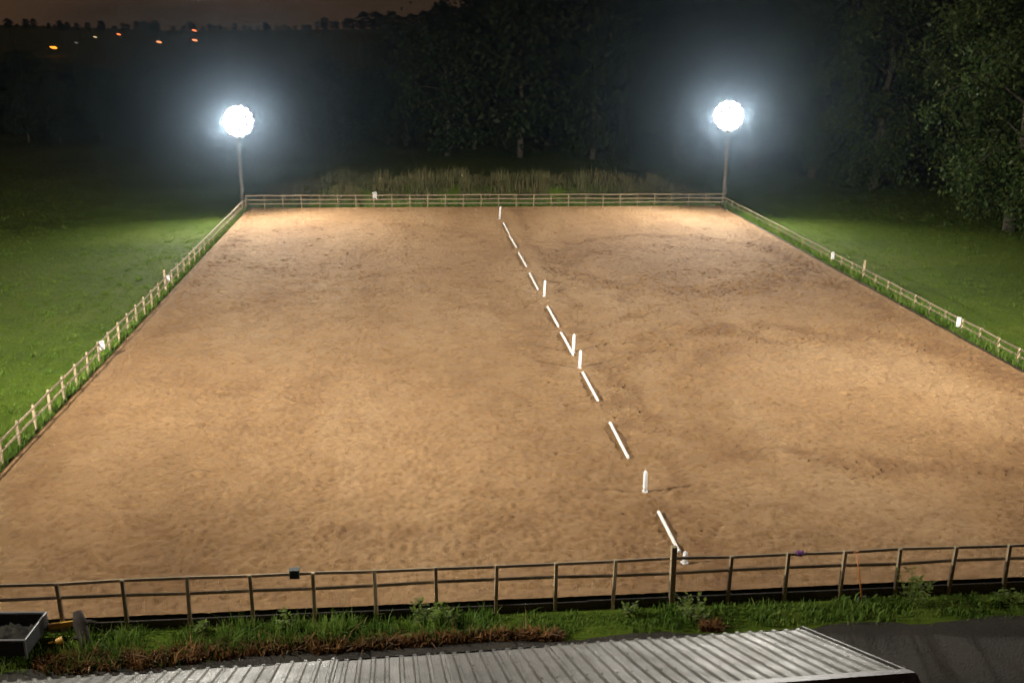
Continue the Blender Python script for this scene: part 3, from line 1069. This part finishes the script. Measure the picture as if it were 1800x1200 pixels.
# tall seeding grass on the bank
x, y = scatter(42000, -13, 27, 85.9, 95, 24, 0.25)
hh = RNG.gamma(7, 0.105, len(x)) * np.repeat(RNG.uniform(0.35, 1.35, len(x) // 24), 24) * (0.85 + 0.2 * np.sin(x * 1.3) * np.sin(x * .43 + 2))
o = blades('bank_grass', with_z(x, y), np.clip(hh, 0.2, 1.7), RNG.uniform(0.03, 0.06, len(x)), 0.3, MAT['dry'], True)
tag(o, 'tall dry seeding grass on the bank behind the far fence', 'grass', kind='stuff')

# weeds between the near fence and the yard
x, y = scatter(34000, -15, 27, 21.1, 22.12, 18, 0.10)
y = np.where(x < -3, 22.12 - (22.12 - y) * (1 + np.clip(-3 - x, 0, 8) * 0.09), y)
y = np.minimum(y, 22.12)
lush = 0.5 + 0.35 * np.sin(x * 0.9 + 1.0) * np.sin(x * .37) + 0.25 * np.sin(x * 2.3) + 0.2 * np.sin(x * 5.1)
hh = RNG.gamma(4, 0.055, len(x)) * np.clip(lush + .35, .3, 1.4) * np.where(x < 2, 1.0, 0.5)
o = blades('near_weeds', with_z(x, y), hh, RNG.uniform(0.012, 0.03, len(x)), 0.5, MAT['verge'], True)
tag(o, 'rough green grass and weeds between the near fence and the yard', 'grass', kind='stuff')
x, y = scatter(11000, -13, 7.5, 0, 1, 12, 0.09)
y = 20.98 + np.where(x < -3, (x + 3) * 0.055, 0) + 0.06 * np.sin(x * 1.1) + (y - 0.3) * np.where(x < -2, 0.55, 0.28)
kp = (np.sin(x * 0.9 + 0.4) + np.sin(x * 0.35 + 2) + np.sin(x * 2.7) * .6 + np.where(x < -1, 1.2, 0.2)) > -0.3
x, y = x[kp], y[kp]
o = blades('rusty_docks', with_z(x, y), RNG.gamma(4, 0.040, len(x)), RNG.uniform(0.025, 0.06, len(x)), 0.8, MAT['rust'], True)
tag(o, 'strip of rust-red dying weeds along the edge of the yard', 'weeds', kind='stuff')


# individual taller weeds standing out of the strip
def weed_plant(loc, h, spread, n, mat, label):
    root = empty('weed_plant', loc)
    tag(root, label, 'plant', 'tall weeds by the near fence')
    st = MB()
    vs, fs = [], []
    for i in range(n):
        a = random.uniform(0, 2 * math.pi)
        rr = spread * math.sqrt(random.random())
        hh = h * random.uniform(0.55, 1.0)
        tip = Vector((rr * math.cos(a), rr * math.sin(a), hh))
        base = Vector((rr * .25 * math.cos(a), rr * .25 * math.sin(a), -0.05))
        mid = base.lerp(tip, .5) + Vector((0, 0, hh * .12))
        st.tube([base, mid, tip], [0.010, 0.007, 0.003], 4)
        for j in range(12):
            t = random.uniform(.2, 1.0)
            p = base.lerp(tip, t)
            b = random.uniform(0, 2 * math.pi)
            ln = random.uniform(0.07, 0.17)
            d = Vector((math.cos(b), math.sin(b), random.uniform(-.1, .7))).normalized() * ln
            s = d.cross(Vector((0, 0, 1))).normalized() * ln * .28
            o_ = len(vs)
            vs += [p, p + d * .5 + s, p + d, p + d * .5 - s]
            fs.append((o_, o_ + 1, o_ + 2, o_ + 3))
    st.build('stems', MAT['weed'], root)
    MB().add(vs, fs).build('leaves', mat, root)


for px, py, h, sp_, n, lab in ((0.15, 21.75, 0.75, 0.40, 16, 'pale leafy weed clump at the near fence, left of centre'),
                              (0.75, 21.75, 0.60, 0.30, 10, 'smaller weed just right of the pale leafy clump at the fence'),
                              (6.95, 21.55, 0.65, 0.50, 22, 'bushy green weed at the foot of the thick gate post'),
                              (12.9, 21.7, 1.05, 0.45, 20, 'tallest leafy weed at the near fence, right of the shovel'),
                              (-3.35, 21.8, 0.65, 0.18, 7, 'slim upright weed below the small dark box on the fence'),
                              (-5.45, 21.85, 0.40, 0.18, 8, 'small pale weed at the fence on the left'),
                              (5.3, 21.8, 0.45, 0.2, 9, 'low weed at the fence just left of the thick gate post'),
                              (15.6, 21.6, 0.45, 0.35, 12, 'low weed clump at the near fence near the right edge')):
    weed_plant((px, py, float(ground_z(px, py))), h, sp_, n, MAT['weed'], lab)


# ------------------------------------------------------------------ trees
def tree_meshes(H, spread, nclump, per, leaf, mat, seed, low=0.18, droop=0.3):
    rng = np.random.default_rng(seed)
    rr = random.Random(seed)
    tm = MB()
    wob = [(rr.uniform(-.3, .3), rr.uniform(-.3, .3)) for _ in range(6)]
    pts = [(wob[i][0] * i * .2, wob[i][1] * i * .2, H * .92 * i / 5 - (0.5 if i == 0 else 0)) for i in range(6)]
    r0 = H * 0.020
    tm.tube(pts, [r0 * 1.25, r0, r0 * .82, r0 * .6, r0 * .35, r0 * .1], 9)
    cl = []
    nl = 20
    for i in range(nl):
        t = low + (0.9 - low) * (i + rr.random()) / nl
        a = i * 2.4 + rr.uniform(-.4, .4)
        z0 = H * t
        prof = math.sin(math.pi * min(1, max(0.12, (1.06 - t) / (1.06 - low * .7)))) ** 0.6
        L = spread * prof * rr.uniform(.75, 1.12)
        rise = L * rr.uniform(.1, .55)
        b = Vector((wob[2][0] * .5, wob[2][1] * .5, z0))
        m_ = b + Vector((math.cos(a) * L * .55, math.sin(a) * L * .55, rise * .8))
        e = b + Vector((math.cos(a) * L, math.sin(a) * L, rise - droop * L * .5))
        tm.tube([b, m_, e], [r0 * .42 * (1 - t * .6), r0 * .25 * (1 - t * .6), r0 * .06], 6, False)
        for s in np.linspace(.35, 1.05, max(2, nclump // nl)):
            p = b.lerp(m_, min(1, s * 2)) if s < .5 else m_.lerp(e, (s - .5) * 2)
            q_ = Vector((rr.gauss(0, spread * .13), rr.gauss(0, spread * .13), rr.gauss(0, H * .025)))
            cl.append(tuple(p + q_))
    for i in range(nclump // 8):
        cl.append((rr.gauss(0, spread * .25), rr.gauss(0, spread * .25), H * rr.uniform(.8, 1.02)))
    cl = np.array(cl)
    n = len(cl) * per
    c = np.repeat(cl, per, 0)
    size = np.repeat(rng.uniform(.5, 1.35, len(cl)), per)[:, None] * spread * 0.115
    off = rng.normal(0, 1, (n, 3)) * size * [1, 1, .75]
    off[:, 2] -= np.abs(rng.normal(0, 1, n)) * droop * size[:, 0] * 1.6
    c = c + off
    d = rng.normal(0, 1, (n, 3)) + [0, 0, -.5]
    d /= np.linalg.norm(d, axis=1)[:, None]
    e = np.cross(d, rng.normal(0, 1, (n, 3)))
    e /= np.linalg.norm(e, axis=1)[:, None] + 1e-9
    ln = leaf * rng.uniform(.4, 1.5, n)[:, None]
    v0, v1, v2, v3 = c, c + d * ln * .5 + e * ln * .3, c + d * ln, c + d * ln * .5 - e * ln * .3
    V = np.stack([v0, v1, v2, v3], 1).reshape(-1, 3)
    F = np.arange(4 * n).reshape(n, 4)
    return tm.mesh('trunk', MAT['bark'], smooth=True), np_mesh('crown', V, F, mat)


T_big = [tree_meshes(21, 6.8, 180, 150, 0.34, MAT['leaf_a'], 3, 0.10, 0.8), tree_meshes(19, 6.2, 170, 150, 0.34, MAT['leaf_a'], 5, 0.12, 0.7),
         tree_meshes(23, 7.2, 190, 150, 0.36, MAT['leaf_b'], 8, 0.10, 0.6)]
T_far = [tree_meshes(18, 6.5, 100, 70, 0.6, MAT['leaf_b'], 21, 0.10, 0.4), tree_meshes(16, 6.0, 90, 70, 0.6, MAT['leaf_b'], 22, 0.12, 0.4)]


def tree(name, kind, x, y, sc, rz, label, group):
    t, c = kind
    root = empty(name, (x, y, float(ground_z(x, y)) - 0.1), rz)
    root.scale = (sc * random.uniform(.92, 1.1), sc * random.uniform(.92, 1.1), sc)
    tag(root, label, 'tree', group)
    obj('trunk', t, root)
    obj('crown', c, root)
    return root


RT = [(47.5, 74.0, 0, 1.00, 'bright-leaved large tree nearest the right edge of the picture'),
      (53.0, 86.0, 1, 1.10, 'large tree behind the right field, second from the right edge'),
      (47.0, 97.0, 0, 1.02, 'drooping tree beside the pale low branches at the right field edge'),
      (43.5, 105.0, 1, 1.05, 'drooping tree at the right field edge, next left of the dark gap'),
      (39.5, 113.0, 2, 1.0, 'tree at the right field edge closest to the far right floodlight'),
      (60.0, 76.0, 2, 1.05, 'tree rising behind the bright-leaved tree at the right edge')]
for i, (x, y, kd, sc, lab) in enumerate(RT):
    tree('field_tree', T_big[kd], x, y, sc, i * 1.7, lab, 'trees beside the right field')
for i, (x, y) in enumerate(((58, 100), (55, 116), (66, 92), (50, 122), (62, 112), (70, 80))):
    tree('wood_tree', T_big[i % 3], x, y, 1.1 + .06 * (i % 3), i * 2.1, 'dark tree in the second row of the wood behind the right field', 'trees behind the right field')
ORD = ('leftmost', 'second from the left', 'third from the left', 'fourth from the left', 'fifth from the left', 'sixth from the left', 'seventh from the left', 'eighth from the left', 'ninth from the left')
FRONT = ['dark front-row tree of the wood behind the grassy bank, ' + o_ for o_ in ORD]
n = 0
for row, (yy, x0, x1, st) in enumerate(((122, 6, 46, 7.5), (134, 0, 60, 8), (150, 8, 80, 9), (170, 14, 95, 10))):
    x = x0
    while x < x1:
        sc = 0.95 + 0.30 * random.random() + 0.12 * row
        if x < 12:
            sc *= 0.72
        tree('hillside_tree', T_far[n % 2], x + random.uniform(-2, 2), yy + random.uniform(-4, 4), sc, random.uniform(0, 6.28),
             'dark tree in the unlit wood on the hillside behind the far fence' if row else FRONT[n], 'trees of the dark hillside wood')
        n += 1
        x += st * random.uniform(.8, 1.2)
# lower wood across the valley floor on the left, its tops below the lamps
for row, (yy, x0, x1) in enumerate(((138, -72, 0), (152, -84, -4), (168, -92, 2))):
    x = x0
    while x < x1:
        tree('valley_tree', T_far[n % 2], x, yy + random.uniform(-5, 5), random.uniform(0.42, 0.60) + 0.02 * row, random.uniform(0, 6.28),
             'low dark tree in the unlit wood on the valley floor behind the left lamp', 'trees of the dark valley wood')
        n += 1
        x += random.uniform(3.5, 6.5)
# tree line on the skyline over the valley
x = -200
while x < 95:
    yy = 425 + random.uniform(-12, 12)
    sc = random.choice((0.08, 0.11, 0.14, 0.2)) * random.uniform(.8, 1.2) + 0.30 * max(0, min(1, (x + 50) / 60))
    tree('skyline_tree', T_far[n % 2], x, yy, sc, random.uniform(0, 6.28), 'small dark tree in the hedge along the far skyline', 'trees on the skyline')
    n += 1
    x += random.uniform(0.8, 2.0) + 1.6 * max(0, min(1, (x + 50) / 60))


# ------------------------------------------------------------------ street lamps across the valley
def street_lamp(x, z, y, size, mat, label):
    gz = float(ground_z(x, y))
    h = max(2.5, z - gz)
    root = empty('street_lamp', (x, y, z - h))
    tag(root, label, 'street lamp', 'lamps across the valley')
    MB().tube([(0, 0, -1), (0, 0, h + .2), (0, -0.5, h + .35)], [0.09, 0.06, 0.05], 8).build('pole', MAT['dark_metal'], root)
    hd = MB().box((0, -0.6, h + .30), (size * .9, size * 1.2, size * .25), None, .7).build('lamp_head', MAT['housing'], root)
    m = MB()
    nseg, nr = 10, 5
    vs, fs = [], []
    for i in range(nr):
        t = math.pi * i / (nr - 1)
        for j in range(nseg):
            a = 2 * math.pi * j / nseg
            rr = size * .5 * max(0.05, math.sin(t))
            vs.append((1.25 * rr * math.cos(a), -0.6 + rr * math.sin(a), h - size * .12 + size * .24 * math.cos(t) - .25 * rr * math.cos(a)))
    for i in range(nr - 1):
        for j in range(nseg):
            fs.append((i * nseg + j, (i + 1) * nseg + j, (i + 1) * nseg + (j + 1) % nseg, i * nseg + (j + 1) % nseg))
    m.add(vs, fs).build('globe', mat, hd, smooth=True)


E_or = emit_mat('sodium_glow_bright', (1.0, 0.26, 0.02), 2.6)
E_o2 = emit_mat('sodium_glow', (1.0, 0.20, 0.06), 1.6)
E_o3 = emit_mat('sodium_glow_pale', (1.0, 0.30, 0.12), 1.5)
E_w = emit_mat('dim_white_glow', (0.75, 0.75, 0.70), 0.12)
E_y = emit_mat('dim_yellow_glow', (1.0, 0.75, 0.40), 0.6)
for (x, z, size, mt, lab) in ((-99.7, 10.1, 1.7, E_or, 'brightest orange street lamp, farthest left across the valley'),
                              (-93.4, 11.3, 0.9, E_w, 'dim white lamp just right of the brightest orange one'),
                              (-88.1, 12.9, 0.9, E_y, 'dim yellowish lamp third from the left across the valley'),
                              (-81.6, 13.7, 1.0, E_o2, 'dim orange-red lamp fourth from the left across the valley'),
                              (-70.8, 11.8, 1.3, E_o3, 'pale orange lamp between the left group and the stacked pair'),
                              (-60.8, 15.0, 1.1, E_o2, 'upper of the two orange-red lamps one above the other'),
                              (-60.9, 12.4, 1.3, E_o3, 'lower of the two orange-red lamps one above the other')):
    street_lamp(x, z, 300, size, mt, lab)

# three pale stakes in the dark field behind the bank
for x, y, lab in ((-2.2, 150, 'left of two pale stakes close together in the dark field'), (-1.1, 153, 'right of two pale stakes close together in the dark field'),
                  (4.9, 131, 'single pale stake in the dark field right of the pair')):
    r = empty('field_stake', (x, y, float(ground_z(x, y))))
    tag(r, lab, 'stake', 'pale stakes in the dark field')
    MB().tube([(0, 0, -.2), (0.05, 0, 0.7), (0.12, 0, 1.25)], [0.06, 0.06, 0.05], 7).build('shaft', MAT['plastic_white'], r, smooth=True)
    MB().tube([(0.12, 0, 1.24), (0.125, 0, 1.31)], 0.085, 7).build('cap', MAT['plastic_white'], r)

# ------------------------------------------------------------------ night mist round the whole place
hz = MB().box((0, 290, 17), (1400, 860, 44)).build('haze', MAT['sand'])
hm_ = bpy.data.materials.new('night_mist')
hm_.use_nodes = True
t = hm_.node_tree
for nd in list(t.nodes):
    if nd.type != 'OUTPUT_MATERIAL':
        t.nodes.remove(nd)
pv = t.nodes.new('ShaderNodeVolumePrincipled')
pv.inputs['Color'].default_value = (0.56, 0.76, 1.0, 1)
pv.inputs['Density'].default_value = HAZE_DENSITY
pv.inputs['Anisotropy'].default_value = HAZE_FORWARD
t.links.new(pv.outputs['Volume'], t.nodes['Material Output'].inputs['Volume'])
hz.data.materials.clear()
hz.data.materials.append(hm_)
tag(hz, 'thin night mist glowing round the floodlights', 'haze', kind='stuff')
